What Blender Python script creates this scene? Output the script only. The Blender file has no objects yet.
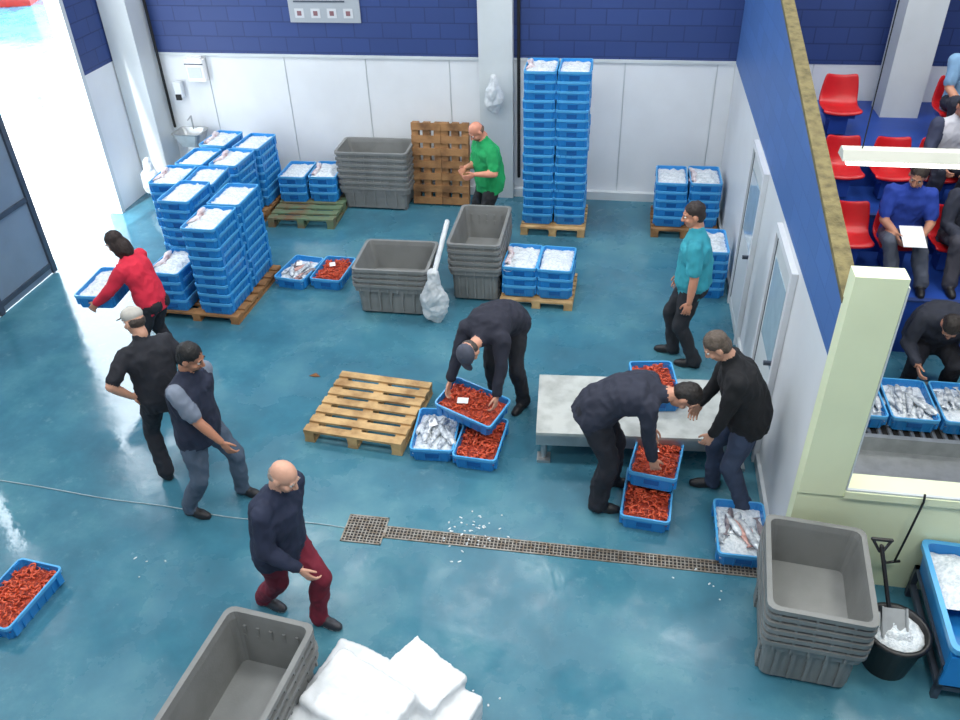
import bpy, bmesh, math, random
from mathutils import Matrix, Vector, noise
from mathutils.bvhtree import BVHTree
random.seed(7)
D=bpy.data; COL=bpy.context.collection
rad=math.radians
# ------------------------------------------------------------ materials
def lin(c):
    return tuple(((v/255)/12.92 if v/255<=.04045 else ((v/255+.055)/1.055)**2.4) for v in c)
def mat(name,rgb,rough=.5,metal=0,var=.12,scale=8,bump=0,bscale=40,coat=0,spec=.5,rgb2=None,emit=0,trans=0,alpha=1):
    m=D.materials.new(name); m.use_nodes=True; nt=m.node_tree; b=nt.nodes['Principled BSDF']
    c=lin(rgb); c2=lin(rgb2) if rgb2 else tuple(v*(1-var*2) for v in c)
    tc=nt.nodes.new('ShaderNodeTexCoord'); n=nt.nodes.new('ShaderNodeTexNoise'); n.inputs['Scale'].default_value=scale; n.inputs['Detail'].default_value=4
    nt.links.new(tc.outputs['Object'],n.inputs['Vector'])
    r=nt.nodes.new('ShaderNodeValToRGB'); r.color_ramp.elements[0].color=(*c2,1); r.color_ramp.elements[1].color=(*c,1)
    r.color_ramp.elements[0].position=.3; r.color_ramp.elements[1].position=.6
    nt.links.new(n.outputs['Fac'],r.inputs['Fac']); nt.links.new(r.outputs['Color'],b.inputs['Base Color'])
    b.inputs['Roughness'].default_value=rough; b.inputs['Metallic'].default_value=metal
    b.inputs['Specular IOR Level'].default_value=spec
    if coat: b.inputs['Coat Weight'].default_value=coat
    if trans: b.inputs['Transmission Weight'].default_value=trans
    if alpha<1: b.inputs['Alpha'].default_value=alpha
    if bump:
        n2=nt.nodes.new('ShaderNodeTexNoise'); n2.inputs['Scale'].default_value=bscale; n2.inputs['Detail'].default_value=5
        nt.links.new(tc.outputs['Object'],n2.inputs['Vector'])
        bp=nt.nodes.new('ShaderNodeBump'); bp.inputs['Strength'].default_value=bump; bp.inputs['Distance'].default_value=.02
        nt.links.new(n2.outputs['Fac'],bp.inputs['Height']); nt.links.new(bp.outputs['Normal'],b.inputs['Normal'])
    if emit:
        b.inputs['Emission Color'].default_value=(*c,1); b.inputs['Emission Strength'].default_value=emit
    return m
def brickmat(name,rgb,mort,sw=.4,sh=.2):
    m=D.materials.new(name); m.use_nodes=True; nt=m.node_tree; b=nt.nodes['Principled BSDF']
    tc=nt.nodes.new('ShaderNodeTexCoord'); s=nt.nodes.new('ShaderNodeSeparateXYZ'); ad=nt.nodes.new('ShaderNodeMath'); ad.operation='ADD'
    cb=nt.nodes.new('ShaderNodeCombineXYZ'); nt.links.new(tc.outputs['Object'],s.inputs[0])
    nt.links.new(s.outputs['X'],ad.inputs[0]); nt.links.new(s.outputs['Y'],ad.inputs[1])
    nt.links.new(ad.outputs[0],cb.inputs['X']); nt.links.new(s.outputs['Z'],cb.inputs['Y'])
    br=nt.nodes.new('ShaderNodeTexBrick'); br.inputs['Scale'].default_value=1; br.inputs['Brick Width'].default_value=sw; br.inputs['Row Height'].default_value=sh
    br.inputs['Mortar Size'].default_value=.008
    c=lin(rgb); br.inputs['Color1'].default_value=(*c,1); br.inputs['Color2'].default_value=(*[v*.88 for v in c],1); br.inputs['Mortar'].default_value=(*lin(mort),1)
    nt.links.new(cb.outputs[0],br.inputs['Vector']); nt.links.new(br.outputs['Color'],b.inputs['Base Color'])
    bp=nt.nodes.new('ShaderNodeBump'); bp.inputs['Strength'].default_value=.4; bp.inputs['Distance'].default_value=.01; bp.invert=True
    nt.links.new(br.outputs['Fac'],bp.inputs['Height']); nt.links.new(bp.outputs['Normal'],b.inputs['Normal'])
    b.inputs['Roughness'].default_value=.55
    return m
def floormat():
    m=D.materials.new('epoxy_floor'); m.use_nodes=True; nt=m.node_tree; b=nt.nodes['Principled BSDF']
    tc=nt.nodes.new('ShaderNodeTexCoord')
    n=nt.nodes.new('ShaderNodeTexNoise'); n.inputs['Scale'].default_value=.8; n.inputs['Detail'].default_value=9; n.inputs['Roughness'].default_value=.66
    nt.links.new(tc.outputs['Object'],n.inputs['Vector'])
    r=nt.nodes.new('ShaderNodeValToRGB'); e=r.color_ramp.elements
    e[0].position=.28; e[0].color=(*lin((50,94,113)),1); e[1].position=.74; e[1].color=(*lin((92,144,154)),1)
    x=e.new(.5); x.color=(*lin((62,116,135)),1)
    nt.links.new(n.outputs['Fac'],r.inputs['Fac'])
    n3=nt.nodes.new('ShaderNodeTexNoise'); n3.inputs['Scale'].default_value=5; n3.inputs['Detail'].default_value=10; n3.inputs['Roughness'].default_value=.75
    nt.links.new(tc.outputs['Object'],n3.inputs['Vector'])
    r3=nt.nodes.new('ShaderNodeValToRGB'); r3.color_ramp.elements[0].position=.56; r3.color_ramp.elements[0].color=(0,0,0,1); r3.color_ramp.elements[1].position=.75; r3.color_ramp.elements[1].color=(.4,.4,.4,1)
    nt.links.new(n3.outputs['Fac'],r3.inputs['Fac'])
    mx=nt.nodes.new('ShaderNodeMixRGB'); mx.inputs['Color2'].default_value=(*lin((130,164,170)),1)
    nt.links.new(r3.outputs['Color'],mx.inputs['Fac']); nt.links.new(r.outputs['Color'],mx.inputs['Color1'])
    nt.links.new(mx.outputs[0],b.inputs['Base Color'])
    # roughness: patchy damp floor, wetter towards the quay door
    n2=nt.nodes.new('ShaderNodeTexNoise'); n2.inputs['Scale'].default_value=1.3; n2.inputs['Detail'].default_value=8; n2.inputs['Roughness'].default_value=.6
    nt.links.new(tc.outputs['Object'],n2.inputs['Vector'])
    r2=nt.nodes.new('ShaderNodeMapRange'); r2.inputs['From Min'].default_value=.38; r2.inputs['From Max'].default_value=.58; r2.inputs['To Min'].default_value=.13; r2.inputs['To Max'].default_value=.40
    nt.links.new(n2.outputs['Fac'],r2.inputs['Value'])
    sx=nt.nodes.new('ShaderNodeSeparateXYZ'); nt.links.new(tc.outputs['Object'],sx.inputs[0])
    wr=nt.nodes.new('ShaderNodeMapRange'); wr.interpolation_type='SMOOTHSTEP'; wr.inputs['From Min'].default_value=-4.6; wr.inputs['From Max'].default_value=-2.6; wr.inputs['To Min'].default_value=.42; wr.inputs['To Max'].default_value=1
    nt.links.new(sx.outputs['X'],wr.inputs['Value'])
    mu=nt.nodes.new('ShaderNodeMath'); mu.operation='MULTIPLY'; nt.links.new(r2.outputs[0],mu.inputs[0]); nt.links.new(wr.outputs[0],mu.inputs[1])
    nt.links.new(mu.outputs[0],b.inputs['Roughness'])
    ws=nt.nodes.new('ShaderNodeMapRange'); ws.interpolation_type='SMOOTHSTEP'; ws.inputs['From Min'].default_value=-4.6; ws.inputs['From Max'].default_value=-2.6; ws.inputs['To Min'].default_value=.95; ws.inputs['To Max'].default_value=.45
    nt.links.new(sx.outputs['X'],ws.inputs['Value']); nt.links.new(ws.outputs[0],b.inputs['Specular IOR Level'])
    n4=nt.nodes.new('ShaderNodeTexNoise'); n4.inputs['Scale'].default_value=7; n4.inputs['Detail'].default_value=6
    nt.links.new(tc.outputs['Object'],n4.inputs['Vector'])
    bp=nt.nodes.new('ShaderNodeBump'); bp.inputs['Strength'].default_value=.2; bp.inputs['Distance'].default_value=.01
    nt.links.new(n4.outputs['Fac'],bp.inputs['Height']); nt.links.new(bp.outputs['Normal'],b.inputs['Normal'])
    return m
M={}
M['floor']=floormat()
M['white']=mat('white_wall_panel',(218,222,226),.45,var=.03,scale=2)
M['navy']=brickmat('navy_painted_block',(44,66,122),(32,50,100))
M['blue']=brickmat('blue_painted_block',(70,110,174),(62,100,162))
M['stand']=mat('stand_blue',(30,70,156),.5,var=.1,scale=3)
M['cream']=mat('cream_paint',(230,238,200),.5,var=.03,scale=2)
M['pillar']=mat('pillar_paint',(200,207,210),.5,var=.04,scale=2)
M['beam']=mat('olive_wood_cap',(122,112,74),.8,var=.25,scale=14,bump=.5)
M['ceil']=mat('ceiling_paint',(225,228,230),.7,var=.02)
M['box']=mat('blue_plastic',(36,132,204),.32,var=.08,scale=3)
M['box2']=mat('blue_plastic_slot_shade',(14,90,160),.4,var=.1,scale=3)  # box blue darkened to paint the shade in the handle slots
M['rim']=mat('blue_plastic_rim',(84,168,222),.32,var=.06,scale=5)
M['grey']=mat('grey_plastic',(124,126,125),.5,var=.1,scale=4,bump=.08,bscale=60)
M['wood']=mat('pallet_wood',(200,166,116),.75,rgb2=(142,106,66),scale=5,bump=.4,bscale=30)
M['woodd']=mat('old_pallet_wood',(158,116,74),.8,rgb2=(104,72,44),scale=5,bump=.4,bscale=30)
M['woodg']=mat('green_pallet_wood',(96,120,92),.8,rgb2=(120,84,60),scale=4,bump=.4,bscale=30)
M['ice']=mat('crushed_ice',(232,238,242),.25,rgb2=(196,208,216),scale=35,bump=.8,bscale=60)
M['pink']=mat('iced_pink_fish',(224,218,222),.3,rgb2=(186,146,148),scale=14,bump=.7,bscale=50)
M['prawn']=mat('red_prawn',(222,98,62),.35,rgb2=(176,54,36),scale=40,bump=.3,bscale=90)
M['prawnb']=mat('prawn_heap_base',(184,70,46),.45,rgb2=(116,36,28),scale=40,bump=.6,bscale=60)
M['fish']=mat('silver_fish',(222,228,232),.25,rgb2=(130,140,152),scale=22,metal=.15)
M['fishd']=mat('dark_fish',(150,140,142),.25,rgb2=(84,80,92),scale=22,metal=.1)
M['fishp']=mat('pink_fish',(214,170,160),.3,rgb2=(160,110,106),scale=22)
M['steel']=mat('galvanised_steel',(176,180,182),.35,metal=.7,var=.1)
M['drain']=mat('drain_grating_steel',(156,152,144),.45,metal=.5,rgb2=(120,104,86),scale=20)
M['dark']=mat('dark_gap',(26,26,28),.7)
M['black']=mat('black_plastic',(24,25,28),.4)
M['slate']=mat('slate_blue_steel_door',(120,136,152),.45,var=.08,scale=2)
M['slated']=mat('slate_door_frame',(62,72,86),.5)
M['quay']=mat('quay_concrete',(226,224,216),.8,var=.06,scale=1)
M['water']=mat('harbour_water',(60,150,178),.12,rgb2=(30,116,150),scale=1.5,bump=.5,bscale=3)
M['red']=mat('red_seat_plastic',(205,30,36),.35,var=.05)
M['foam']=mat('white_plastic_film',(218,222,225),.22,var=.03,bump=.25,bscale=9)
M['bag']=mat('white_bag_film',(222,228,232),.3,var=.08,bump=.4,bscale=22,alpha=.7)
M['table']=mat('platform_top',(190,194,190),.5,rgb2=(156,160,156),scale=6,bump=.1)
M['glass']=mat('grey_glass',(170,190,202),.1,var=.05)
M['lamp']=mat('lamp_tube',(255,252,240),.4,var=0,emit=5)
M['lamph']=mat('lamp_housing',(190,192,182),.4,var=.03)
M['sign']=mat('grey_sign',(160,167,174),.5,var=.02)
M['signp']=mat('sign_icon_field',(196,200,204),.5,var=.02)
M['signr']=mat('sign_icon',(130,92,98),.5,var=.02)
M['paper']=mat('paper',(240,240,240),.7,var=.01)
M['hose']=mat('pale_hose',(160,180,188),.5)
M['boat']=mat('boat_red',(200,60,50),.4)
M['leaf']=mat('brown_leaf',(130,84,46),.8)
# ------------------------------------------------------------ mesh helpers
def mk(name,V,F,mats,mi=None,smooth=False,loc=(0,0,0),rot=(0,0,0),parent=None,bevel=0):
    me=D.meshes.new(name); me.from_pydata([tuple(v) for v in V],[],F)
    for m in (mats if isinstance(mats,(list,tuple)) else [mats]): me.materials.append(m)
    if mi: me.polygons.foreach_set('material_index',mi)
    if smooth: me.polygons.foreach_set('use_smooth',[True]*len(me.polygons))
    me.update()
    return ob(name,me,loc,rot,parent,bevel)
def ob(name,me,loc=(0,0,0),rot=(0,0,0),parent=None,bevel=0):
    o=D.objects.new(name,me); COL.objects.link(o); o.location=loc; o.rotation_euler=rot
    if parent: o.parent=parent
    if bevel:
        b=o.modifiers.new('bevel','BEVEL'); b.width=bevel; b.segments=2
    return o
def empty(name,loc=(0,0,0),rz=0):
    e=D.objects.new(name,None); COL.objects.link(e); e.location=loc; e.rotation_euler=(0,0,rad(rz)); e.empty_display_size=.1; return e
class G:
    def __init__(s): s.V=[];s.F=[];s.M=[]
    def add(s,V,F,m=0):
        o=len(s.V); s.V+= [Vector(v) for v in V]; s.F+=[tuple(i+o for i in f) for f in F]; s.M+=[m]*len(F)
    def box(s,x0,x1,y0,y1,z0,z1,m=0):
        s.add([(x0,y0,z0),(x1,y0,z0),(x1,y1,z0),(x0,y1,z0),(x0,y0,z1),(x1,y0,z1),(x1,y1,z1),(x0,y1,z1)],
              [(3,2,1,0),(4,5,6,7),(0,1,5,4),(1,2,6,5),(2,3,7,6),(3,0,4,7)],m)
    def obox(s,c,h,Mx,m=0):
        V=[Vector(c)+Mx@Vector((sx*h[0],sy*h[1],sz*h[2])) for sz in(-1,1) for sy in(-1,1) for sx in(-1,1)]
        s.add(V,[(0,2,3,1),(4,5,7,6),(0,1,5,4),(1,3,7,5),(3,2,6,7),(2,0,4,6)],m)
    def ell(s,c,r,m=0,Mx=None,n=14,k=9):
        V=[];F=[]; c=Vector(c); Mx=Mx or Matrix.Identity(3)
        V.append(c+Mx@Vector((0,0,-r[2])))
        for i in range(1,k):
            a=-math.pi/2+math.pi*i/k
            for j in range(n):
                t=2*math.pi*j/n; V.append(c+Mx@Vector((r[0]*math.cos(a)*math.cos(t),r[1]*math.cos(a)*math.sin(t),r[2]*math.sin(a))))
        V.append(c+Mx@Vector((0,0,r[2])))
        for j in range(n): F.append((0,1+(j+1)%n,1+j))
        for i in range(k-2):
            for j in range(n):
                a=1+i*n; F.append((a+j,a+(j+1)%n,a+n+(j+1)%n,a+n+j))
        a=1+(k-2)*n; e=len(V)-1
        for j in range(n): F.append((a+j,a+(j+1)%n,e))
        s.add(V,F,m)
    def rings(s,R,m=0,closed_caps=True,ms=None):
        n=len(R[0]); V=[v for r in R for v in r]; F=[]; mm=[]
        for i in range(len(R)-1):
            for j in range(n): F.append((i*n+j,i*n+(j+1)%n,(i+1)*n+(j+1)%n,(i+1)*n+j)); mm.append(ms[i] if ms else m)
        if closed_caps: F.append(tuple(reversed(range(n)))); F.append(tuple((len(R)-1)*n+j for j in range(n))); mm+=[m,m]
        k=len(s.M); s.add(V,F,m); s.M[k:]=mm
    def cap(s,a,b,ra,rb,m=0,n=12):
        a=Vector(a);b=Vector(b); d=(b-a); L=d.length
        if L<1e-6: return
        d/=L; u=d.orthogonal().normalized(); w=d.cross(u); R=[]
        for t in (-85,-55,-25): R.append((a+d*ra*math.sin(rad(t)),ra*math.cos(rad(t))))
        R.append((a,ra)); R.append(((a+b)/2,(ra+rb)/2)); R.append((b,rb))
        for t in (25,55,85): R.append((b+d*rb*math.sin(rad(t)),rb*math.cos(rad(t))))
        s.rings([[c+(u*math.cos(2*math.pi*j/n)+w*math.sin(2*math.pi*j/n))*r for j in range(n)] for c,r in R],m)
    def chain(s,P,Rr,m=0,n=8):
        P=[Vector(p) for p in P]; R=[]
        for i,p in enumerate(P):
            d=(P[min(i+1,len(P)-1)]-P[max(i-1,0)]).normalized(); u=d.cross(Vector((.13,.2,.97))).normalized(); w=d.cross(u)
            R.append([p+(u*math.cos(2*math.pi*j/n)+w*math.sin(2*math.pi*j/n))*Rr[i] for j in range(n)])
        s.rings(R,m)
    def obj(s,name,mats,smooth=False,**k): return mk(name,s.V,s.F,mats,s.M,smooth,**k)
    def mesh(s,name,mats,smooth=False):
        me=D.meshes.new(name); me.from_pydata([tuple(v) for v in s.V],[],s.F)
        for m in mats: me.materials.append(m)
        me.polygons.foreach_set('material_index',s.M)
        if smooth: me.polygons.foreach_set('use_smooth',[True]*len(s.F))
        me.update(); return me
def rrect(w,l,r,z,n=3):
    P=[]
    for cx,cy,a0 in ((w/2-r,l/2-r,0),(-w/2+r,l/2-r,90),(-w/2+r,-l/2+r,180),(w/2-r,-l/2+r,270)):
        for i in range(n+1):
            a=rad(a0+90*i/n); P.append((cx+r*math.cos(a),cy+r*math.sin(a),z))
    return P
# ------------------------------------------------------------ room
def slab(name,x0,x1,y0,y1,z0,z1,m,bevel=0):
    g=G(); g.box(x0,x1,y0,y1,z0,z1); return g.obj(name,[M[m]] if isinstance(m,str) else [m],bevel=bevel)
XL,XP,YB,YC,WH,CH=-7.15,1.40,11.3,4.6,1.95,6.6
slab('floor',XL-.15,6.2,-3,YB+.1,-.1,0,'floor')
g=G(); x=XL
while x<6: g.box(x+.006,min(x+1.18,6),YB,YB+.1,0,WH,0); x+=1.19
g.box(XL,6,YB+.015,YB+.2,0,WH,1); g.obj('wall_back',[M['white'],M['pillar']])
slab('wall_back_upper',XL,6,YB-.005,YB+.2,WH,CH,'navy')
slab('trim_back',XL,XP,YB-.02,YB,WH-.02,WH+.02,'pillar')
slab('baseboard_back',XL+.4,XP,YB-.08,YB,0,.12,'pillar')
g=G(); g.box(XL-.15,XL,10.1,YB,0,WH,0); g.box(XL-.15,XL,10.1,YB,WH,CH,1); g.box(XL-.18,XL+.03,10.04,10.12,0,4.6,2)
g.obj('wall_left',[M['white'],M['navy'],M['pillar']])
slab('wall_left_front',XL-.15,XL,-3,6.0,0,CH,'white')
slab('wall_left_lintel',XL-.15,XL,6.0,10.1,4.6,CH,'navy')
slab('wall_right',6,6.15,-3,YB+.1,0,CH,'navy')
slab('wall_front',XL-.15,6.15,-3.1,-3,0,CH,'white')
slab('ceiling',XL-.15,6.15,-3.1,YB+.2,CH,CH+.1,'ceil')
slab('pillar_corner',-7.13,-6.72,10.85,YB-.001,0,CH,'pillar')
slab('pillar_back',-1.96,-1.5,YB-.14,YB-.006,0,CH,'pillar')
g=G(); g.cap((-1.43,YB-.04,.3),(-1.43,YB-.04,CH-.02),.022,.022); g.cap((-6.66,YB-.06,.9),(-6.66,YB-.06,CH-.02),.02,.02)
g.obj('conduit_pipe',[M['dark']],True)
g=G(); g.box(-7.12,-7.08,6.1,8.3,.02,4.5,0)
for k in range(5): g.box(-7.08,-7.06,6.15,8.25,.1+k*.9,.16+k*.9,1)
for y in (6.1,7.16,8.22): g.box(-7.08,-7.05,y,y+.08,.02,4.5,1)
g.obj('door_1',[M['slate'],M['slated']])
g=G(); g.box(XP,XP+.1,YC,YB-.01,0,WH,0)
z0,z1=2.35,3.83
def prism(g,x0,x1,pts,m):
    n=len(pts); V=[(x0,y,z) for y,z in pts]+[(x1,y,z) for y,z in pts]
    F=[tuple(range(n)),tuple(reversed(range(n,2*n)))]+[(i,i+n,(i+1)%n+n,(i+1)%n) for i in range(n)]
    g.add(V,F,m)
prism(g,XP,XP+.1,[(YC,WH),(YB-.01,WH),(YB-.01,z1),(YC,z0)],1)
g.obj('wall_partition',[M['white'],M['blue']])
g=G(); prism(g,XP-.005,XP+.105,[(YC-.02,z0),(YB-.01,z1),(YB-.01,z1+.04),(YC-.02,z0+.04)],0); g.obj('trim_parapet',[M['beam']])
slab('baseboard_partition',XP-.03,XP,YC+.1,YB-.1,0,.1,'pillar')
def wdoor(name,y0,y1,h,glass):
    g=G(); X=XP
    g.box(X-.05,X-.002,y0,y0+.06,0,h,0); g.box(X-.05,X-.002,y1-.06,y1,0,h,0); g.box(X-.05,X-.002,y0+.061,y1-.061,h-.06,h,0)
    g.box(X-.025,X-.003,y0+.061,y1-.061,.01,h-.061,2)
    g.box(X-.032,X-.026,y0+.15,y1-.15,glass,h-.25,1)
    g.box(X-.03,X-.026,y0+.065,y0+.078,.02,h-.07,3); g.box(X-.03,X-.026,y1-.078,y1-.065,.02,h-.07,3)
    g.box(X-.1,X-.033,y0+.1,y0+.13,.98,1.01,3)
    g.obj(name,[M['white'],M['glass'],M['pillar'],M['slated']])
wdoor('door_2',7.62,8.55,1.93,1.0); wdoor('door_3',5.75,6.65,1.9,.9)
g=G(); g.box(XP,5.98,YC-.12,YC-.002,0,.88,0); g.box(XP,XP+.3,YC-.14,YC-.003,.88,2.6,0); g.box(XP+.3,5.98,YC-.16,YC+.04,.88,.94,0)
g.box(XP+.301,XP+.31,YC-.15,YC-.1,.945,2.55,1); g.box(XP+.31,5.98,YC-.15,YC-.13,.941,.955,1)
g.obj('wall_cream',[M['cream'],M['pillar']])
g=G(); g.box(1.52,5.9,7.7,YB-.01,0,.62); g.box(1.52,5.9,8.75,YB-.01,.62,1.05); g.box(1.52,5.9,9.55,YB-.01,1.05,1.5)
for y,z in((7.7,.62),(8.75,1.05),(9.55,1.5)): g.box(1.52,5.9,y-.01,y+.05,z-.01,z+.012,1)
g.obj('grandstand_steps',[M['stand'],M['navy']])
slab('pillar_stand',3.12,3.56,10.65,11.1,1.5,CH,'pillar')
slab('quay_ground',-11.6,XL-.15,-6,40,-.25,-.02,'quay')
slab('harbour_water',-60,-11.8,-20,90,-1.2,-1.0,'water')
slab('quay_edge_trim',-11.8,-11.6,-6,40,-.9,.02,'pillar')
g=G(); g.rings([[Vector((p[0]*s,p[1]*s,z)) for p in [(0,4,0),(1.0,2.6,0),(1.1,-3,0),(-1.1,-3,0),(-1.0,2.6,0)]] for s,z in((.75,0),(1,1.0),(1.02,1.3))]); 
g.box(-.6,.6,-2,0,1.2,2.3,1); g.obj('fishing_boat',[M['boat'],M['white']],loc=(-22.5,30,-1.0),rot=(0,0,.3))
g=G(); g.cap((0,0,.06),(0,0,.2),.06,.055); g.ell((0,0,.25),(.11,.11,.05)); g.obj('mooring_bollard',[M['slate']],True,loc=(-11.4,14.6,-.02))
g=G()
def grate(x0,x1,y0,y1,sx,sy):
    g.box(x0,x1,y0,y1,.0005,.002,1)
    for a,b,c,d in((x0,x1,y0,y0+.012),(x0,x1,y1-.012,y1),(x0,x0+.012,y0,y1),(x1-.012,x1,y0,y1)): g.box(a,b,c,d,0,.008,0)
    x=x0+sx
    while x<x1-.01: g.box(x,x+.008,y0,y1,.002,.007,0); x+=sx
    y=y0+sy
    while y<y1-.01: g.box(x0,x1,y,y+.008,.002,.0068,0); y+=sy
grate(-2.02,-1.68,4.34,4.64,.03,.03); grate(-1.68,1.28,4.42,4.55,.03,.032)
g.obj('floor_drain',[M['drain'],M['dark']])
cu=D.curves.new('floor_hose','CURVE'); cu.dimensions='3D'; cu.bevel_depth=.005; sp=cu.splines.new('NURBS'); P=[(-5.6,4.62),(-4.9,4.6),(-4.2,4.5),(-3.6,4.53),(-2.9,4.42),(-2.4,4.52),(-2.02,4.48)]
sp.points.add(len(P)-1); sp.use_endpoint_u=True
for i,p in enumerate(P): sp.points[i].co=(p[0],p[1],.006,1)
cu.materials.append(M['hose']); ob('floor_hose',cu)
g=G(); g.chain([(-3.03,6.5,.004),(-2.97,6.52,.012),(-2.91,6.5,.004)],[.004,.035,.003],0,8); g.V=[Vector((v.x,v.y,max(.001,v.z*.4))) for v in g.V]; g.obj('dry_leaf',[M['leaf']],True)
g=G(); random.seed(11)
for k in range(60):
    if k<44: x,y=-1.0+random.gauss(0,.10),4.57+random.gauss(0,.13)
    else: x,y=random.choice(((-3.4,3.95),(.9,4.3),(-.6,3.1))); x+=random.gauss(0,.12); y+=random.gauss(0,.08)
    a=random.uniform(0,3); l=random.uniform(.006,.02)
    g.ell((x,y,.009 if 4.4<y<4.57 else .003),(l,.008,.004),0,Matrix.Rotation(a,3,'Z'),6,4)
g.obj('spilled_ice',[M['ice']],True)
# ------------------------------------------------------------ fish boxes
g=G(); W,L,Hh=.40,.60,.15
g.rings([rrect(w,l,r,z) for w,l,r,z in((.345,.545,.03,0),(.375,.575,.035,.12),(.40,.60,.04,.12),(.402,.602,.04,.15),(.372,.572,.032,.15),(.365,.565,.03,.125),(.335,.535,.03,.012))],ms=[0,0,2,2,0,0])
for sx in(-1,1):
    for k in range(-3,4):
        x=sx*.18; g.box(x-.006,x+.006,k*.08-.005,k*.08+.005,.01,.12)
    g.box(sx*.19-.012,sx*.19+.012,-.3+.04,-.3+.09,.03,.14); g.box(sx*.19-.012,sx*.19+.012,.21,.26,.03,.14)
for sy in(-1,1):
    for k in range(-2,3):
        y=sy*.28; g.box(k*.07-.005,k*.07+.005,y-.006,y+.006,.01,.12)
    y=sy*.287; g.box(-.06,.06,y-.004,y+.004,.05,.1,1); g.box(-.075,.075,y-.01,y+.01,.102,.115)  # dark plate paints the shaded handle slot, no hole is cut
BOX=g.mesh('fish_box_shell',[M['box'],M['box2'],M['rim']])
def heap(name,mats,z=.095,amp=.02,w=.36,l=.56,seed=0,nx=14,ny=20,sc=18,dome=.015):
    g=G(); V=[];F=[]
    for j in range(ny+1):
        for i in range(nx+1):
            x=-w/2+w*i/nx; y=-l/2+l*j/ny; e=min(1,4*min(i/nx,1-i/nx)+.0)*min(1,4*min(j/ny,1-j/ny))
            V.append((x,y,z+amp*noise.noise(Vector((x*sc+seed*9,y*sc,seed)))+dome*e+amp*.5*noise.noise(Vector((x*60,y*60,seed)))))
    for j in range(ny):
        for i in range(nx): a=j*(nx+1)+i; F.append((a,a+1,a+nx+2,a+nx+1))
    g.add(V,F,0); return g
def fishes(g,n,z,mi,lo=.24,hi=.34):
    for k in range(n):
        L_=random.uniform(lo,hi); x=-.15+.3*((k*5)%n)/(n-1); y=random.uniform(-.1,.1); zz=z+.016*(k%3); a=random.choice((0,math.pi))+random.uniform(-.45,.45)
        Mx=Matrix.Rotation(a,3,'Z'); R=[]
        for t,w,h in((-.5,.004,.004),(-.46,.012,.014),(-.36,.024,.026),(-.2,.03,.032),(0,.028,.03),(.2,.018,.02),(.36,.008,.010),(.42,.005,.01),(.5,.003,.034)):
            R.append([Vector((x,y,zz))+Mx@Vector((h*math.sin(2*math.pi*j/8),t*L_,w*.8*math.cos(2*math.pi*j/8))) for j in range(8)])
        g.rings(R,mi(k))
def c_ice(s): return heap('i',None,seed=s,z=.11,amp=.025,dome=.035).mesh('ice_fill',[M['ice']],True)
def c_pink(s):
    random.seed(s+50); g=heap('i',None,seed=s,z=.11,amp=.03,sc=12,dome=.03); fishes(g,5,.125,lambda k:1,.2,.3); return g.mesh('iced_fish_fill',[M['ice'],M['pink']],True)
def c_prawn(s):
    random.seed(s); g=heap('p',None,z=.085,amp=.02,seed=s)
    for k in range(170):
        x=random.uniform(-.16,.16); y=random.uniform(-.255,.255); z=.1+.02*random.random()+.02*(1-abs(x)/.17)
        a=random.uniform(0,6.28); R0=random.uniform(.022,.036); P=[];c=Vector((x,y,z)); tl=Matrix.Rotation(random.uniform(-.7,.7),3,'X')
        sp_=random.uniform(1.6,2.8)
        for t in range(6):
            th=a+sp_*t/5; P.append(c+tl@Vector((R0*math.cos(th),R0*math.sin(th),0)))
        g.chain(P,[.005,.0085,.008,.0065,.005,.002],1,6)
    for k in range(40):
        x=random.uniform(-.15,.15); y=random.uniform(-.24,.24); a=random.uniform(0,6.28)
        g.chain([(x,y,.135),(x+.04*math.cos(a),y+.04*math.sin(a),.15),(x+.08*math.cos(a+.4),y+.08*math.sin(a+.4),.14)],[.0015]*3,0,4)
    return g.mesh('prawn_fill',[M['prawnb'],M['prawn']],True)
def c_fish(s,dark=False):
    random.seed(s); g=heap('f',None,z=.08,amp=.015,seed=s); fishes(g,11,.105,lambda k:1 if not dark else (1,3,2,1,1)[k%5])
    return g.mesh('fish_fill',[M['ice'],M['fish'],M['fishd'],M['fishp']],True)
FILL={'ice':[c_ice(i) for i in range(3)],'pink':[c_pink(i) for i in range(3)],'prawn':[c_prawn(i) for i in range(3)],'fish':[c_fish(i) for i in range(3)],'fishd':[c_fish(i+9,True) for i in range(2)]}
random.seed(3)
cnt=0
def fish_box(x,y,z,rz=0,fill='ice',tilt=(0,0),name='fish_box',label=False):
    global cnt; e=empty(name,(x,y,z),rz); e.rotation_euler=(rad(tilt[0]),rad(tilt[1]),rad(rz))
    ob('shell',BOX,parent=e)
    if fill: cnt+=1; ob('catch',FILL[fill][cnt%len(FILL[fill])],parent=e)
    if label:
        g=G(); g.obox((-.04,.08,.155),(.035,.05,.001),Matrix.Rotation(rad(25),3,'Z')); g.obj('paper_tag',[M['paper']],parent=e)
    return e
def stack(parent,x,y,z,n,fill,rz=0,j=.008):
    global cnt
    for k in range(n):
        ob('fish_box_%d'%k,BOX,(x+random.uniform(-j,j),y+random.uniform(-j,j),z+k*.117),(0,0,rad(rz+random.uniform(-1.5,1.5)+(180 if k%2 else 0))),parent)
    cnt+=1
    if fill: ob('catch',FILL[fill][cnt%len(FILL[fill])],(x,y,z+(n-1)*.117),(0,0,rad(rz)),parent)
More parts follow.
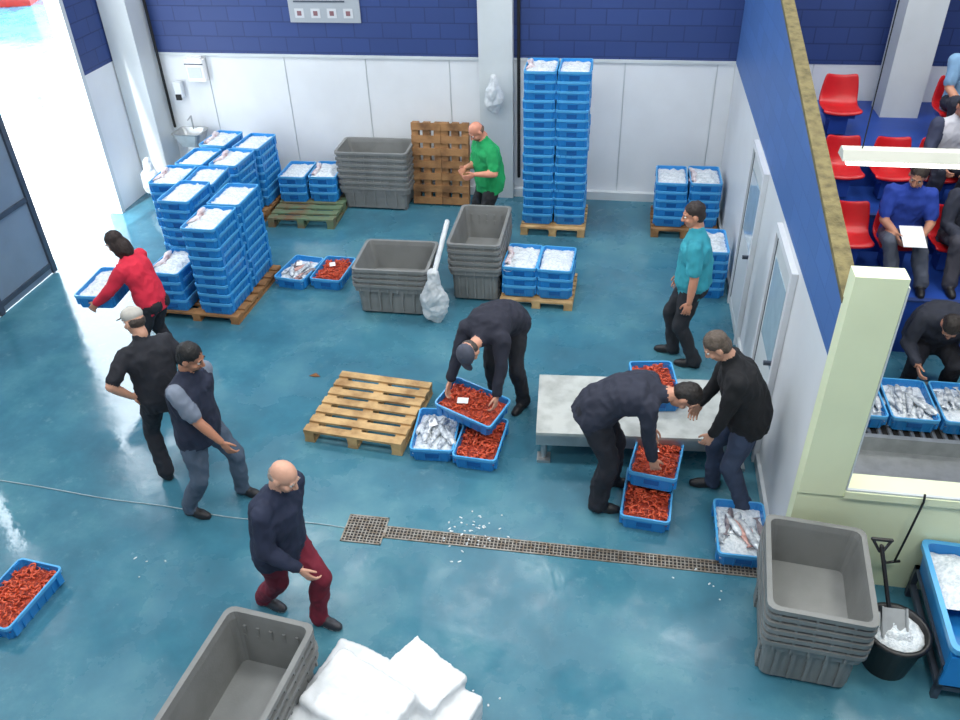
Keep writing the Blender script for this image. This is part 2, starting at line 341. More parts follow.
def pallet_parts(g,w,l,m=0,h=.14,nb=7,fr=.66):
    bw=l/nb*fr
    for k in range(nb):
        y=-l/2+bw/2+(l-bw)*k/(nb-1); g.box(-w/2,w/2,y-bw/2,y+bw/2,h-.022,h,m)
    for x in(-w/2+.05,0,w/2-.05):
        g.box(x-.05,x+.05,-l/2,l/2,h-.044,h-.022,m); g.box(x-.05,x+.05,-l/2,l/2,0,.02,m)
        for y in(-l/2+.07,0,l/2-.07): g.box(x-.045,x+.045,y-.07,y+.07,.02,h-.044,m)
def pallet(name,x,y,w,l,rz=0,m='wood',parent=None,z=0,h=.14,rot=None):
    g=G(); pallet_parts(g,w,l,0,h); return g.obj(name,[M[m]],loc=(x,y,z),rot=rot or (0,0,rad(rz)),parent=parent)
e=empty('fish_box_stack',(-4.67,8.0,0),-2); pallet('base_pallet',0,0,1.05,1.25,0,'woodd',e,h=.1)
stack(e,.27,-.31,.1,9,'pink'); stack(e,.25,.31,.1,9,'ice'); stack(e,-.37,.32,.1,9,'ice'); stack(e,-.30,-.31,.1,4,'pink')
e=empty('fish_box_stack',(-5.38,10.15,0),-3); pallet('base_pallet',0,0,1.0,1.45,0,'woodd',e)
stack(e,.28,.38,.14,7,'ice'); stack(e,-.25,.42,.14,7,'pink'); stack(e,.25,-.25,.14,7,'pink'); stack(e,-.22,-.28,.14,7,'ice')
e=empty('fish_box_stack',(-5.27,8.98,0),3); pallet('base_pallet',0,0,.9,.7,0,'woodd',e); stack(e,.2,.0,.14,8,'ice'); stack(e,-.24,.0,.14,8,'pink')
e=empty('fish_box_stack',(-4.33,10.45,0),2); pallet('base_pallet',0,0,.95,1.2,0,'woodg',e); stack(e,-.25,.24,.14,3,'ice'); stack(e,.19,.27,.14,3,'pink')
e=empty('fish_box_stack',(-.82,10.38,0),0); pallet('base_pallet',0,0,.86,.8,0,'wood',e,h=.12); stack(e,-.205,0,.12,17,'pink'); stack(e,.205,0,.12,17,'ice')
e=empty('fish_box_stack',(-.83,8.47,0),-1); pallet('base_pallet',0,0,.84,.72,0,'wood',e,h=.1); stack(e,-.205,0,.1,3,'pink'); stack(e,.205,0,.1,3,'ice')
e=empty('fish_box_stack',(.91,10.47,0),0); pallet('base_pallet',0,0,.86,.75,0,'woodd',e,h=.12); stack(e,-.21,0,.12,5,'ice'); stack(e,.21,.02,.12,5,'pink')
e=empty('fish_box_stack',(1.1,8.85,0),0); stack(e,0,0,.0,5,'pink')
fish_box(-1.49,5.66,0,3,'fish',label=True); fish_box(-1.06,5.60,0,-4,'prawn'); fish_box(-1.17,5.82,.25,68,'prawn',(6,-8),label=True)
fish_box(.43,5.07,0,-5,'prawn'); fish_box(.49,5.36,.16,-9,'prawn',(-6,0),label=True); fish_box(.46,6.18,.36,8,'prawn',label=True)
fish_box(1.155,4.79,0,0,'fishd'); fish_box(-3.83,8.5,0,-8,'fishd',label=True); fish_box(-3.40,8.53,0,-3,'prawn',label=True); fish_box(-4.24,3.38,0,-6,'prawn')
fish_box(-5.04,6.52,.84,4,'ice',(0,0))
# ------------------------------------------------------------ grey bins
def binmesh(w,l,h):
    g=G(); t=.035
    g.rings([rrect(a,b,r,z) for a,b,r,z in((w*.84,l*.88,.05,0),(w-.09,l-.09,.05,h-.10),(w-.04,l-.04,.05,h-.10),(w-.04,l-.04,.05,h-.035),(w,l,.06,h-.035),(w,l,.06,h),(w-.07,l-.07,.05,h),(w-.09,l-.09,.05,h-.05),(w*.84-.05,l*.88-.05,.04,.03))])
    for sx in(-1,1):
        k=-l/2+.09
        while k<l/2-.06: g.box(sx*(w/2-.022)-.014,sx*(w/2-.022)+.014,k-.008,k+.008,h-.10,h-.03); k+=.12
        for y in(-l*.3,l*.3): g.box(sx*w*.40-.03,sx*w*.40+.03,y-.05,y+.05,-.03,.02)
    for sy in(-1,1):
        k=-w/2+.09
        while k<w/2-.06: g.box(k-.008,k+.008,sy*(l/2-.022)-.014,sy*(l/2-.022)+.014,h-.10,h-.03); k+=.11
        for k in range(-2,3): g.box(k*w*.15-.01,k*w*.15+.01,sy*(l*.455)-.012,sy*(l*.455)+.012,.03,h-.1)
    return g.mesh('grey_bin_shell',[M['grey']])
def bins(x,y,w,l,htot,rz=0,n=4,pitch=.075):
    h=htot-.03-pitch*(n-1); me=binmesh(w,l,h); e=empty('nested_grey_bins',(x,y,0),rz)
    for k in range(n): ob('bin_%d'%k,me,(random.uniform(-.006,.006),random.uniform(-.006,.006),.03+k*pitch),(0,0,rad(random.uniform(-.8,.8))),e)
    return e
bins(-3.42,10.83,1.05,.62,.86,0,7,.085)
bins(-2.46,8.12,.88,.76,.6,1,4,.065)
bins(-1.56,8.68,.62,1.08,.76,0,5,.075)
bins(1.48,3.92,.66,.84,.74,-5,6,.062)
bins(-2.03,2.50,.62,1.12,.72,-6,4,.08)
pallet('wooden_pallet',-2.20,5.93,.96,.96,-5,'wood')
e=empty('leaning_pallets',(-2.50,10.98,0))
for k,x in enumerate((-.2,.21)): 
    g=G(); pallet_parts(g,.39 if k else .42,1.15,0,.12,7,.62); g.obj('pallet_%d'%k,[M['woodd']],loc=(x,-.0,.58),rot=(rad(82),0,0),parent=e)
g=G(); g.box(-.92,.92,-.43,.43,.33,.36,0); g.box(-.92,.92,-.43,-.40,.22,.33,1); g.box(-.92,.92,.40,.43,.22,.33,1); g.box(-.92,-.89,-.39,.39,.22,.33,1); g.box(.89,.92,-.39,.39,.22,.33,1)
for x in(-.85,0,.85):
    for y in(-.36,.36): g.cap((x,y,.03),(x,y,.3),.03,.03,1); g.box(x-.06,x+.06,y-.06,y+.06,0,.03,1)
g.obj('low_platform_table',[M['table'],M['steel']],loc=(.34,5.97,0),rot=(0,0,rad(4)))
# ------------------------------------------------------------ remesh helper
def remesh(g,vox,it=2,amp=0,amats=(),fac=.5,nsc=9):
    me=D.meshes.new('tmp'); me.from_pydata([tuple(v) for v in g.V],[],g.F); me.update()
    o=D.objects.new('tmp',me); COL.objects.link(o)
    r=o.modifiers.new('r','REMESH'); r.mode='VOXEL'; r.voxel_size=vox
    s=o.modifiers.new('s','SMOOTH'); s.factor=fac; s.iterations=it
    dg=bpy.context.evaluated_depsgraph_get(); ev=o.evaluated_get(dg); m2=D.meshes.new_from_object(ev)
    bvh=BVHTree.FromPolygons([v for v in g.V],g.F)
    V=[v.co.copy() for v in m2.vertices]; N=[v.normal.copy() for v in m2.vertices]; F=[tuple(p.vertices) for p in m2.polygons]
    mi=[]
    for p in m2.polygons:
        loc,no,idx,dist=bvh.find_nearest(p.center); mi.append(g.M[idx] if idx is not None else 0)
    if amp:
        vm=set()
        for f,k in zip(F,mi):
            if k in amats: vm.update(f)
        for i in vm:
            p=V[i]; q=Vector((p.x,p.y,p.z*.7)); V[i]=p+N[i]*amp*(noise.noise(q*nsc)+.7*(.35-abs(noise.noise(q*nsc*1.9)))*1.4)
    D.objects.remove(o); D.meshes.remove(me); D.meshes.remove(m2)
    return V,F,mi
# stack of foam boxes under plastic film
g=G()
def fb(c,h,a,t=(0,0)): g.obox(c,h,Matrix.Rotation(rad(a),3,'Z')@Matrix.Rotation(rad(t[0]),3,'X')@Matrix.Rotation(rad(t[1]),3,'Y'))
fb((-.28,-.26,.16),(.30,.22,.16),-14); fb((.28,-.04,.16),(.28,.22,.16),-20); fb((-.18,.10,.17),(.28,.19,.17),-16)
fb((-.12,-.12,.38),(.30,.21,.10),-24,(6,4)); fb((.22,.12,.34),(.22,.17,.09),-30,(-5,6)); fb((.44,-.20,.12),(.18,.16,.12),-8,(0,8)); fb((-.44,-.42,.26),(.22,.18,.14),-30,(4,-6)); fb((.08,-.38,.26),(.26,.18,.12),-34,(8,0))
V,F,mi=remesh(g,.015,5,.014,(0,),nsc=6); V=[Vector((v.x,v.y,max(0,v.z))) for v in V]
mk('wrapped_foam_boxes',V,F,[M['foam']],mi,True,loc=(-1.22,2.86,0),rot=(0,0,rad(0)))
def bagobj(name,x,y,z,sx,sy,sz):
    g=G(); g.ell((0,0,sz*.38),(sx,sy,sz*.4)); g.cap((0,0,sz*.5),(0,0,sz*.95),sx*.7,sx*.35); V,F,mi=remesh(g,.012,4,.022,(0,),nsc=11)
    mk(name,V,F,[M['bag']],mi,True,loc=(x,y,z))
bagobj('white_plastic_bag',-1.93,7.70,.0,.16,.1,.66); bagobj('white_plastic_bag',-6.82,10.52,.1,.15,.12,.55)
bagobj('hanging_plastic_bags',-1.74,11.03,1.3,.13,.08,.5)
g=G(); g.cap((-1.95,7.86,.55),(-1.90,8.42,.9),.03,.03); g.obj('rolled_plastic_film',[M['bag']],True)
e=empty('ice_bucket',(2.03,3.80,0)); g=G()
def circ(r,z,n=24): return [(r*math.cos(2*math.pi*i/n),r*math.sin(2*math.pi*i/n),z) for i in range(n)]
g.rings([circ(.15,0),circ(.195,.33),circ(.215,.33),circ(.215,.36),circ(.185,.36),circ(.15,.03)]); g.obj('pail',[M['black']],True,parent=e)
g=heap('x',None,z=.31,amp=.03,w=.25,l=.25,dome=.08,seed=5); g.ell((0,0,.31),(.18,.18,.06)); g.obj('ice',[M['ice']],True,parent=e)
e=empty('shovel',(2.03,3.80,0)); g=G(); g.cap((-.05,.05,.42),(-.12,.34,.76),.014,.014); g.cap((-.18,.36,.8),(-.06,.36,.8),.013,.013); g.cap((-.18,.36,.8),(-.13,.32,.73),.010,.010); g.cap((-.06,.36,.8),(-.11,.32,.73),.010,.010)
Mx=Matrix.Rotation(rad(40),3,'X'); g.obox((-.03,.0,.40),(.08,.10,.006),Mx,1); g.obox((-.105,.0,.41),(.006,.10,.02),Mx,1); g.obox((.045,.0,.41),(.006,.10,.02),Mx,1); g.obj('shovel_body',[M['black'],M['steel']],parent=e)
e=empty('blue_ice_tub',(2.64,3.98,0),-3); g=G()
g.rings([rrect(a,b,r,z) for a,b,r,z in((.66,.86,.04,.3),(.7,.9,.05,.5),(.74,.94,.05,.5),(.74,.94,.05,.54),(.67,.87,.04,.54),(.62,.82,.04,.33))],ms=[0,0,1,1,0]); g.box(-.35,.35,-.46,-.42,.18,.46); g.obj('tub',[M['box'],M['rim']],parent=e)
heap('x',None,z=.47,amp=.03,w=.66,l=.5,dome=.06,seed=3).obj('ice',[M['ice']],True,parent=e,loc=(0,.17,0))
g=G()
for x in(-.33,.33):
    for y in(-.42,.42): g.box(x-.02,x+.02,y-.02,y+.02,0,.3)
g.box(-.35,.35,-.44,-.40,.1,.14); g.box(-.35,-.31,-.44,.44,.1,.14); g.box(.31,.35,-.44,.44,.1,.14); g.box(-.35,.35,-.44,.44,.28,.3); g.obj('stand_frame',[M['slated']],parent=e)
g=G(); g.chain([(2.19,4.42,1.0),(2.2,4.42,.93),(2.18,4.42,.6),(2.15,4.40,.35)],[.008]*4); g.chain([(2.07,4.41,.37),(2.1,4.40,.33),(2.15,4.40,.35),(2.19,4.41,.35)],[.01]*4); g.obj('wall_hook_rod',[M['black']],True)
g=G(); g.rings([rrect(.28,.12,.03,z) for z in(0,.25,.3)]); g.rings([rrect(.2,.1,.03,z) for z in(.3,.33)]); g.box(-.1,.1,-.07,-.055,.05,.2,1); g.box(-.14,.14,-.066,-.058,.235,.25,2); g.obj('paper_towel_dispenser',[M['paper'],M['pillar'],M['slated']],loc=(-6.1,YB-.07,1.6))
g=G(); g.rings([rrect(.13,.1,.02,z) for z in(0,.22)]); g.box(-.04,.04,-.07,-.04,-.03,.05,1); g.obj('soap_dispenser',[M['white'],M['dark']],loc=(-6.45,YB-.06,1.35))
g=G(); g.rings([rrect(a,b,.06,z) for a,b,z in((.3,.26,.72),(.44,.36,.9),(.46,.38,.92),(.4,.32,.92),(.26,.22,.76))]); g.cap((0,.12,.92),(0,.12,1.1),.012,.012); g.cap((0,.12,1.1),(0,0,1.08),.012,.01); g.box(-.08,.08,.0,.16,0,.74); g.obj('hand_wash_sink',[M['steel']],loc=(-6.3,YB-.29,0))
g=G(); g.box(-.5,.5,-.02,0,0,.34,0)
for k in range(4): g.box(-.42+k*.23,-.29+k*.23,-.026,-.02,.06,.18,1); g.box(-.385+k*.23,-.325+k*.23,-.03,-.026,.09,.15,2)
g.box(-.42,.3,-.026,-.02,.26,.28,3)
g.obj('notice_sign',[M['sign'],M['signp'],M['signr'],M['slated']],loc=(-4.08,YB-.006,2.40))
e=empty('fluorescent_lamp',(2.1,5.3,3.0)); g=G(); g.rings([[Vector((x,y,z)) for y,z in((-.075,0),(-.04,.06),(.04,.06),(.075,0))] for x in(-.72,.72)]); g.obj('housing',[M['lamph']],parent=e)
g=G()
for y in(-.06,.04): g.cap((-.68,y,-.012),(.68,y,-.012),.018,.018)
g.obj('tubes',[M['lamp']],True,parent=e)
g=G()
for x in(-.6,.6): g.cap((x,0,.06),(x,0,3.58),.004,.004)
g.obj('hanging_wires',[M['dark']],parent=e)
g=G()
R=[]
for t,(y,z) in enumerate(((-.22,.03),(-.21,.08),(-.1,.06),(.05,.05),(.14,.07),(.18,.16),(.2,.3),(.21,.38))):
    w=.215 if t<6 else .205-.015*(t-5)
    R.append([Vector(((-1+2*i/6)*w,y-(.03*(-1+2*i/6)**2 if t>4 else 0),z+.03*(-1+2*i/6)**2)) for i in range(7)])
V=[v for r in R for v in r];F=[(i*7+j,i*7+j+1,(i+1)*7+j+1,(i+1)*7+j) for i in range(len(R)-1) for j in range(6)]
g.add(V,F); SEAT=g.mesh('seat_shell',[M['red']],True)
g=G(); g.box(-.16,.16,-.14,.14,-.02,.05); g.box(-.1,.1,-.1,.1,-.22,0); SEATB=g.mesh('seat_bracket',[M['stand']])
def seat(x,y,fl):
    e=empty('stadium_seat',(x,y,fl+.24)); o=ob('shell',SEAT,parent=e); s=o.modifiers.new('s','SOLIDIFY'); s.thickness=.02; s=o.modifiers.new('b','SUBSURF'); s.levels=s.render_levels=1; ob('bracket',SEATB,parent=e)
for y,fl,xs in((8.46,.62,(2.48,2.95,3.5,4.1)),(9.26,1.05,(2.45,2.98,3.45,4.0)),(10.04,1.5,(2.48,3.72,4.3))):
    for x in xs: seat(x,y,fl)
g=G(); g.box(1.7,5.5,5.95,6.75,.16,.22,0); g.box(1.7,5.5,5.9,5.95,.0,.27,1); g.box(1.7,5.5,6.75,6.8,.12,.27,1); g.box(1.7,5.5,4.85,5.9,.0,.12,1); g.box(1.7,5.5,5.3,5.34,.12,.18,1)
x=1.8
while x<5.4: g.cap((x,5.96,.225),(x,6.74,.225),.02,.02,1,8); x+=.09
g.obj('roller_conveyor',[M['dark'],M['steel']])
for x in(2.27,2.7,3.13,3.56): fish_box(x,6.33,.25,random.uniform(-2,2),'fish')
# ------------------------------------------------------------ people
SK,HA,TO,PA,SH,SL,EW,IR,LI,CA,SO=range(11)
def ik(a,t,l1,l2,pole):
    a=Vector(a);t=Vector(t); d=t-a; L=d.length
    if L>(l1+l2)*.995: t=a+d*((l1+l2)*.995/L); d=t-a; L=d.length
    if L<.12: L=.12
    x=(l1*l1-l2*l2+L*L)/(2*L); h=math.sqrt(max(0,l1*l1-x*x)); dn=d.normalized(); p=Vector(pole); p=p-dn*p.dot(dn)
    if p.length<1e-4: p=dn.orthogonal()
    return a+dn*x+p.normalized()*h, t
def person(name,xy,yaw,feet,hands,lean=0,hp=None,hy=0,s=1.0,skin=(196,140,112),hair=(30,24,22),top=(40,44,56),pants=(32,34,40),shoe=(28,28,32),sole=(60,60,62),sleeve=None,short=False,hairstyle='short',seat=None,ground=0,bulk=1.0,elbow=None,footyaw=(0,0),slean=0,cap=(150,150,150),twist=0,hand_curl=28,beard=False,pant_loose=1.12,jacket=True):
    yw=rad(yaw); Rw=Matrix.Rotation(yw,3,'Z'); Ri=Rw.transposed(); O=Vector((xy[0],xy[1],0))
    loc=lambda p: (Ri@(Vector(p)-O))/s
    gr=ground/s
    fl=[loc(f if len(f)>2 else (f[0],f[1],ground)) for f in feet]
    hl=[loc(h) for h in hands]
    LEG1,LEG2,AH=.44,.425,.085
    th0=rad(lean)*.42
    pz=seat/s if seat is not None else 9
    if seat is None:
        for i,f in enumerate(fl):
            hx=(-.095,.095)[i]; dxy=math.hypot(f.x-hx,f.y); pz=min(pz,f.z+AH+math.sqrt(max(.2,.862**2-dxy**2))+.03)
        pz=min(pz,gr+.95)
    P=Vector((0,0,pz)); g=G()
    ss=[-.15,-.08,0,.08,.16,.24,.32,.40,.46,.50,.535]
    rr=[(.172,.135),(.180,.138),(.180,.136),(.172,.13),(.166,.126),(.168,.128),(.178,.132),(.184,.126),(.172,.105),(.125,.088),(.068,.068)]
    def frame(sv):
        t=max(0,min(1,sv/.42)); a=th0+(rad(lean)*1.08-th0)*t
        tw=rad(twist)*t; d=Vector((math.sin(rad(slean)*t),math.sin(a),math.cos(a))).normalized()
        r=Matrix.Rotation(tw,3,d)@Vector((1,0,0)); r=(r-d*r.dot(d)).normalized(); f=d.cross(r)
        if f.dot(Vector((0,math.cos(a),-math.sin(a))))<0: f=-f
        return d,r,f
    cur=P.copy(); prev=0
    C={}
    d,r,f=frame(0)
    for sv in ss[:3]: C[sv]=P+d*sv
    for sv in ss[3:]:
        d,r,f=frame((sv+prev)/2); cur=cur+d*(sv-prev); C[sv]=cur.copy(); prev=sv
    R=[]
    for sv,(rx,ry) in zip(ss,rr):
        if not jacket and sv<-.05: rx*=.9; ry*=.85
        d,r,f=frame(sv); bk=bulk if sv<.45 else 1
        b2=1.0+(bulk-1)*1.6 if 0<=sv<.3 else bk
        R.append([C[sv]+r*(rx*bk*math.cos(2*math.pi*j/20))+f*(ry*b2*math.sin(2*math.pi*j/20)) for j in range(20)])
    g.rings(R,TO)
    d,r,f=frame(0); bb=1+(bulk-1)*.6
    g.ell(P-d*.06,(.160*bb,.125*bb,.12),PA,Matrix((r,f,d)).transposed())
    for sx in(-1,1): g.ell(P-d*.06+r*sx*.075-f*.05,(.09*bb,.095*bb,.11),PA,Matrix((r,f,d)).transposed())
    for i,sx in enumerate((-1,1)):
        J=P+r*(sx*.09)-d*.05; F0=fl[i]; A=Vector((F0.x,F0.y,F0.z+AH)); fy=rad(footyaw[i]); fw=Vector((-math.sin(fy),math.cos(fy),0))
        K,A2=ik(J,A,LEG1,LEG2,Vector((sx*.12,1,.25)))
        q=pant_loose
        g.cap(J,K,.102*bb,.068*q,PA); m_=(K+A2)/2; off=-fw*.012
        g.cap(K,m_+off,.067*q,.066*q,PA); g.cap(m_+off,A2+Vector((0,0,.015)),.066*q,.060*q,PA); g.cap(A2+Vector((0,0,.02)),A2+Vector((0,0,-.01)),.060*q,.061*q,PA)
        lift=A2.z-AH
        base=Vector((A2.x,A2.y,lift))
        g.cap(A2,base+Vector((0,0,.05)),.042,.045,SH)
        g.cap(base-fw*.035+Vector((0,0,.044)),base+fw*.12+Vector((0,0,.036)),.043,.043,SH); g.cap(base+fw*.1+Vector((0,0,.032)),base+fw*.165+Vector((0,0,.028)),.046,.036,SH)
        for c,rr2 in((base-fw*.02+Vector((0,0,.012)),(.044,.06,.014)),(base+fw*.10+Vector((0,0,.012)),(.049,.10,.014))):
            g.ell(c,rr2,SO,Matrix.Rotation(fy,3,'Z'))
    dS,rS,fS=frame(.46); Cs=C[.46]; H=[]
    for i,sx in enumerate((-1,1)):
        S=Cs+rS*(sx*.178)-dS*.02
        pole=elbow[i] if elbow and elbow[i] else (sx*.45,-.6,-.55)
        E,Wr=ik(S,hl[i],.29,.255,Vector(pole))
        if sleeve: g.cap(Cs+rS*sx*.06-dS*.02,S-rS*sx*.04,.072,.066,TO)
        else: g.cap(Cs+rS*sx*.08-dS*.02,S,.08,.076,TO)
        sm=SL if sleeve else TO
        if short:
            m_=S.lerp(E,.76); g.cap(S,m_,.078 if sleeve else .074,.068,sm); g.cap(S,E,.048,.045,SK); g.cap(E,E.lerp(Wr,.4),.045,.044,SK); g.cap(E.lerp(Wr,.4),Wr,.044,.029,SK)
        else:
            g.cap(S,E,.076,.062,sm); g.cap(E,Wr-(Wr-E).normalized()*.02,.061,.045,sm); g.cap(Wr-(Wr-E).normalized()*.05,Wr,.031,.029,SK)
        H.append((E,Wr,sx))
    dN,rN,fN=frame(.5); N=C[.535]; hpa=rad(hp if hp is not None else lean*.75)
    up=Vector((0,math.sin(hpa),math.cos(hpa))); nd=(dN+up).normalized()
    fwd=Vector((0,math.cos(hpa),-math.sin(hpa))); 
    fwd=Matrix.Rotation(rad(hy),3,up)@fwd; rt=fwd.cross(up); HM=Matrix((rt,fwd,up)).transposed()
    HC=N+nd*.075+up*.085+fwd*.015
    g.cap(N-dN*.06,N+nd*.012,.078,.068,TO)
    g.cap(N-dN*.03,HC-up*.03-fwd*.02,.058,.055,SK)
    V,F,mi=remesh(g,.0135,2,.018,(TO,PA,SL),nsc=8)
    AV,AF,AM=list(V),list(F),list(mi)
    def app(V,F,mi):
        o=len(AV); AV.extend(V); AF.extend(tuple(i+o for i in f) for f in F); AM.extend(mi)
    g=G(); E_=lambda c,r,m,X=None:g.ell(HC+HM@Vector(c),r,m,HM@X if X else HM,16,11)
    E_((0,-.012,.035),(.076,.096,.088),SK); E_((0,.02,-.03),(.062,.068,.085),SK); E_((0,.036,-.078),(.044,.046,.036),HA if beard else SK)
    E_((0,.076,.030),(.050,.016,.011),SK)
    for sx in(-1,1):
        E_((sx*.036,.062,-.028),(.024,.024,.024),SK); E_((sx*.077,-.008,-.008),(.011,.023,.034),SK)
        E_((sx*.031,.089,.033),(.019,.007,.0055),HA); E_((sx*.012,.1,-.03),(.011,.012,.009),SK)
    g.cap(HC+HM@Vector((0,.088,.016)),HC+HM@Vector((0,.109,-.024)),.010,.0135,SK)
    E_((0,.084,-.058),(.025,.011,.005),LI); E_((0,.084,-.067),(.021,.011,.005),LI)
    g.cap(HC+HM@Vector((0,-.02,-.05)),HC+HM@Vector((0,-.03,-.12)),.055,.056,SK)
    if hairstyle in('short','long'):
        E_((0,-.022,.052),(.084,.097,.086),HA); E_((0,-.048,.0),(.078,.066,.08),HA)
    if hairstyle=='long':
        E_((0,-.06,-.07),(.092,.065,.13),HA); E_((-.07,-.01,-.06),(.028,.05,.11),HA); E_((.07,-.01,-.06),(.028,.05,.11),HA)
    if hairstyle=='fringe': E_((0,-.037,-.008),(.079,.076,.05),HA)
    if hairstyle=='cap':
        E_((0,-.01,.065),(.087,.106,.070),CA); E_((0,-.04,.0),(.078,.07,.06),HA); E_((0,.115,.052),(.064,.066,.009),CA,Matrix.Rotation(rad(-12),3,'X')); E_((0,-.01,.136),(.01,.01,.006),CA)
    V,F,mi=remesh(g,.0065,2,.006,(HA,),nsc=30); app(V,F,mi)
    g=G()
    for sx in(-1,1): 
        g.ell(HC+HM@Vector((sx*.030,.0785,.010)),(.0135,.0115,.0095),EW,HM); g.ell(HC+HM@Vector((sx*.030,.0875,.010)),(.0055,.004,.0055),IR,HM)
    app(g.V,g.F,g.M)
    for E,Wr,sx in H:
        g=G(); d=(Wr-E).normalized(); d=(d*.8+Vector((0,.12,-.4))).normalized()
        w0=Vector((0,.8,.6)); w=(w0-d*w0.dot(d)); 
        if w.length<.1: w=Vector((0,1,0))
        w.normalize(); n=d.cross(w); 
        if n.x*sx>0: n=-n
        B=Matrix((w,d,n)).transposed(); q=lambda c:Wr+B@Vector(c)
        g.ell(q((0,.0,0)),(.026,.03,.021),0,B); g.ell(q((0,.05,0)),(.041,.052,.0155),0,B)
        cu_=rad(hand_curl)
        for k,(x,l) in enumerate(((.031,.074),(.0105,.083),(-.0105,.078),(-.031,.06))):
            p0=Vector((x*.85,.075,0)); p=Vector((x*1.05,.095,0)); a=cu_*.6; pl=[p0,p]
            for fr in(.42,.32,.26): p=p+Vector((x*.05,math.cos(a)*l*fr,math.sin(a)*l*fr)); pl.append(p.copy()); a+=cu_
            rs=[.0095,.0093,.0088,.008,.0068]
            for i in range(4): g.cap(q(pl[i]),q(pl[i+1]),rs[i],rs[i+1],0,8)
        pl=[Vector((.022,.02,.004)),Vector((.048,.045,.012)),Vector((.06,.07,.02)),Vector((.062,.092,.03))]
        for i,rr_ in enumerate(((.014,.0115),(.0115,.0095),(.0095,.0078))): g.cap(q(pl[i]),q(pl[i+1]),rr_[0],rr_[1],0,8)
        V,F,mi=remesh(g,.0042,1); app(V,F,mi)
    AV=[Vector((v.x*s,v.y*s,max(v.z*s,ground+.001))) for v in AV]
    def cm(n,c,r=.85,**k): return mat(name+'_'+n,c,r,**k)
    ms=[cm('skin',skin,.5,var=.04,scale=20),cm('hair',hair,.6,var=.15,scale=60,bump=.4,bscale=150),cm('top',top,.85,var=.1,scale=6,bump=.3,bscale=16),cm('trousers',pants,.85,var=.12,scale=6,bump=.3,bscale=14),cm('shoes',shoe,.5),
        cm('sleeves',sleeve or top,.85,var=.05,bump=.2,bscale=25),cm('eye_white',(225,222,216),.3,var=.02),cm('iris',(50,34,24),.2),cm('lips',(158,88,78),.5,var=.05),cm('cap',cap,.8),cm('soles',sole,.7)]
    return mk(name,AV,AF,ms,AM,True,loc=O,rot=(0,0,yw))
person('woman_in_red_top',(-4.54,6.44),88,((-4.60,6.32),(-4.50,6.56)),((-4.99,6.21,.92),(-4.99,6.83,.92)),lean=18,hp=30,s=.92,skin=(190,135,108),hair=(40,26,22),top=(216,40,66),pants=(34,34,42),hairstyle='long',elbow=((-.6,-.4,-.6),(.6,-.4,-.6)),bulk=1.08,jacket=False)
person('man_in_grey_cap',(-3.68,4.98),50,((-3.78,4.86),(-3.58,5.10)),((-3.82,4.81,.94),(-3.46,5.20,.84)),lean=8,hp=22,hy=25,s=.94,top=(32,34,42),pants=(36,38,46),short=True,hairstyle='cap',cap=(188,184,176),elbow=((-1,-.3,-.1),None),skin=(200,150,125),bulk=1.18,hair=(70,60,54))
person('man_in_navy_vest',(-3.17,4.60),-100,((-3.02,4.76),(-3.36,4.46)),((-3.24,4.94,.80),(-2.84,4.42,.82)),lean=8,hp=24,hy=10,s=.96,top=(36,42,62),sleeve=(120,130,146),short=True,pants=(80,94,112),hair=(24,22,22),beard=True,skin=(180,125,98),bulk=1.2)
person('bald_man_in_dark_jacket',(-2.10,3.56),-106,((-1.92,3.56),(-2.38,3.66)),((-2.26,3.88,.82),(-1.86,3.32,.86)),lean=15,hp=26,s=.95,top=(34,42,66),pants=(120,30,50),shoe=(50,52,60),sole=(200,200,200),hairstyle='fringe',hair=(150,140,132),skin=(208,158,134),bulk=1.22)
person('man_in_green_shirt',(-1.6,9.68),128,((-1.58,9.52),(-1.72,9.82)),((-1.72,9.30,1.12),(-1.88,9.50,1.12)),lean=10,hp=40,s=.97,top=(18,154,88),pants=(30,32,36),short=True,hairstyle='fringe',hair=(110,84,66),beard=True,skin=(205,140,115),bulk=1.25)
person('man_bending_with_box',(-.92,6.36),158,((-.76,6.28),(-1.04,6.36)),((-.94,5.70,.36),(-1.44,5.84,.36)),lean=102,hp=90,top=(36,38,52),pants=(30,32,40),hair=(70,66,64),hairstyle='cap',cap=(74,78,92),skin=(205,150,125),bulk=1.16)
person('man_bending_over_boxes',(-.02,5.16),-93,((.12,5.30),(.02,4.98)),((.44,5.42,.36),(.46,5.0,.40)),lean=84,hp=78,top=(40,44,60),pants=(30,32,42),hair=(36,30,28),skin=(200,145,120),bulk=1.18,pant_loose=1.3)
person('man_in_black_sweater',(1.13,5.27),92,((1.2,5.11),(.98,5.39)),((.84,5.10,.74),(.78,5.46,.80)),lean=28,hp=42,s=.98,top=(22,23,27),pants=(54,66,90),hair=(92,80,70),skin=(200,150,125),bulk=1.22)
person('man_in_teal_shirt',(.8,7.28),84,((.90,7.16),(.70,7.40)),((.76,6.99,.84),(.70,7.55,.86)),lean=4,hp=14,hy=10,top=(56,162,178),pants=(42,44,50),short=True,hair=(48,38,34),skin=(196,138,110),bulk=1.18,jacket=False)
person('spectator_in_blue_polo',(2.95,8.46),172,((3.12,7.92),(2.84,7.90)),((3.06,8.06,1.18),(2.80,8.06,1.18)),lean=16,hp=30,hy=-15,top=(40,70,166),pants=(84,90,104),short=True,seat=1.06,ground=.622,hair=(60,50,44),bulk=1.1)
person('spectator_in_dark_jacket',(3.54,8.46),180,((3.66,7.95),(3.40,7.95)),((3.66,8.05,1.15),(3.42,8.05,1.15)),lean=20,hp=30,top=(50,54,68),pants=(66,66,76),seat=1.06,ground=.622,hair=(40,34,30),bulk=1.1)
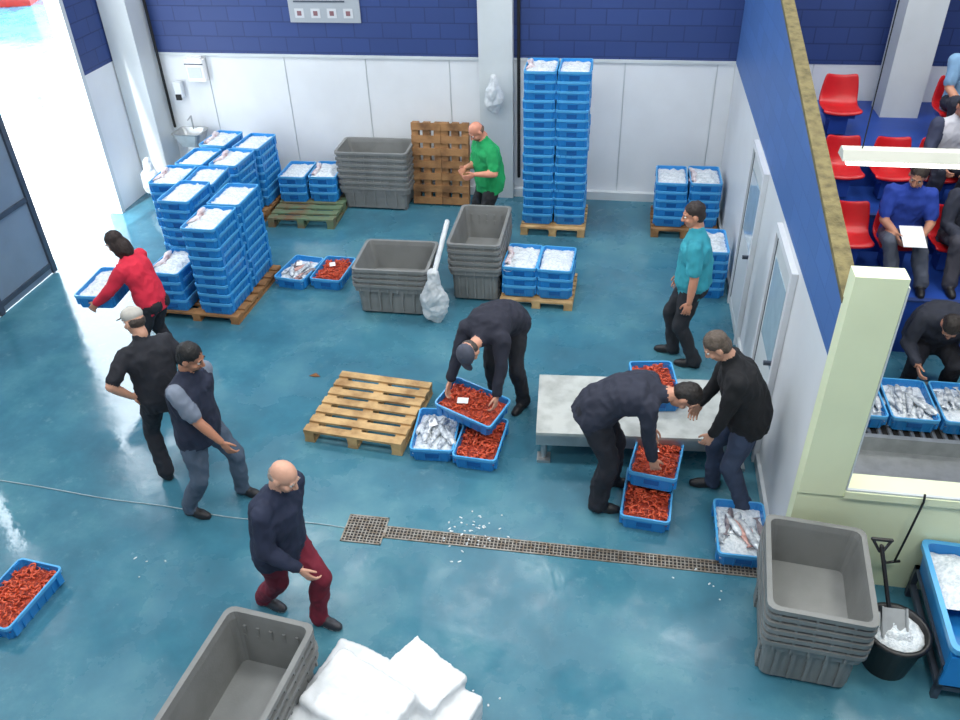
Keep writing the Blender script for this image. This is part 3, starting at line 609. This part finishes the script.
person('spectator_in_white_shirt',(3.47,9.26),180,((3.62,8.95),(3.34,8.93)),((3.58,8.86,1.6),(3.34,8.86,1.6)),lean=14,hp=30,top=(215,215,222),sleeve=(60,66,90),pants=(48,52,66),seat=1.49,ground=1.052,hair=(40,34,30))
person('spectator_in_light_shirt',(3.74,10.04),178,((3.84,9.7),(3.62,9.7)),((3.82,9.66,2.0),(3.62,9.66,2.0)),lean=12,hp=25,top=(130,170,205),pants=(48,52,66),short=True,seat=1.94,ground=1.502,hair=(40,34,30))
person('worker_at_conveyor',(3.10,7.24),170,((3.27,7.0),(2.91,7.0)),((3.30,6.74,.5),(2.85,6.74,.5)),lean=60,hp=66,seat=.56,top=(44,48,60),pants=(30,32,40),hair=(40,34,30),bulk=1.4)
g=G(); g.obox((0,0,0),(.11,.15,.003),Matrix.Rotation(rad(18),3,'X')); g.obj('paper_sheet',[M['paper']],loc=(2.93,7.96,1.2))
# ------------------------------------------------------------ lights
def area(name,loc,sx,sy,e,rot=(0,0,0),col=(1,1,1)):
    l=D.lights.new(name,'AREA'); l.shape='RECTANGLE'; l.size=sx; l.size_y=sy; l.energy=e; l.color=col; o=D.objects.new(name,l); COL.objects.link(o); o.location=loc; o.rotation_euler=rot
for x in(-5,-1.6,1.6):
    for y in(1.2,5.2,9.2): area('ceiling_and_fill_light',(x,y,6.45),1.8,1.2,98,col=(.99,.99,.98))
area('ceiling_and_fill_light',(4.2,8,6.45),1.6,1.6,108,col=(1,.99,.96)); area('ceiling_and_fill_light',(4.0,4.2,6.45),1.2,1.2,100,col=(1,.98,.86)); area('ceiling_and_fill_light',(3.2,1.6,6.45),1.2,1.2,80,col=(1,.98,.86))  # warm lamps by the cream wall are fill lights added to brighten it
l=D.lights.new('sun','SUN'); l.energy=7; l.angle=rad(1.5); l.color=(1,.98,.94); o=D.objects.new('sun',l); COL.objects.link(o)
o.rotation_euler=Vector((.12,.6,-.9)).to_track_quat('-Z','Y').to_euler()
w=D.worlds.new('world'); bpy.context.scene.world=w; w.use_nodes=True; b=w.node_tree.nodes['Background']; b.inputs[0].default_value=(.88,.94,1,1); b.inputs[1].default_value=7.5
# ------------------------------------------------------------ camera
cam=D.cameras.new('camera'); co=D.objects.new('camera',cam); COL.objects.link(co)
co.location=(0,0,5); cam.sensor_width=36; cam.lens=820.5*36/960; cam.clip_start=.05
co.rotation_euler=(Matrix.Rotation(rad(10.57),3,'Z')@Matrix.Rotation(rad(90-35.05),3,'X')@Matrix.Rotation(rad(-1.99),3,'Z')).to_euler()
bpy.context.scene.camera=co
bpy.context.scene.view_settings.view_transform='Standard'
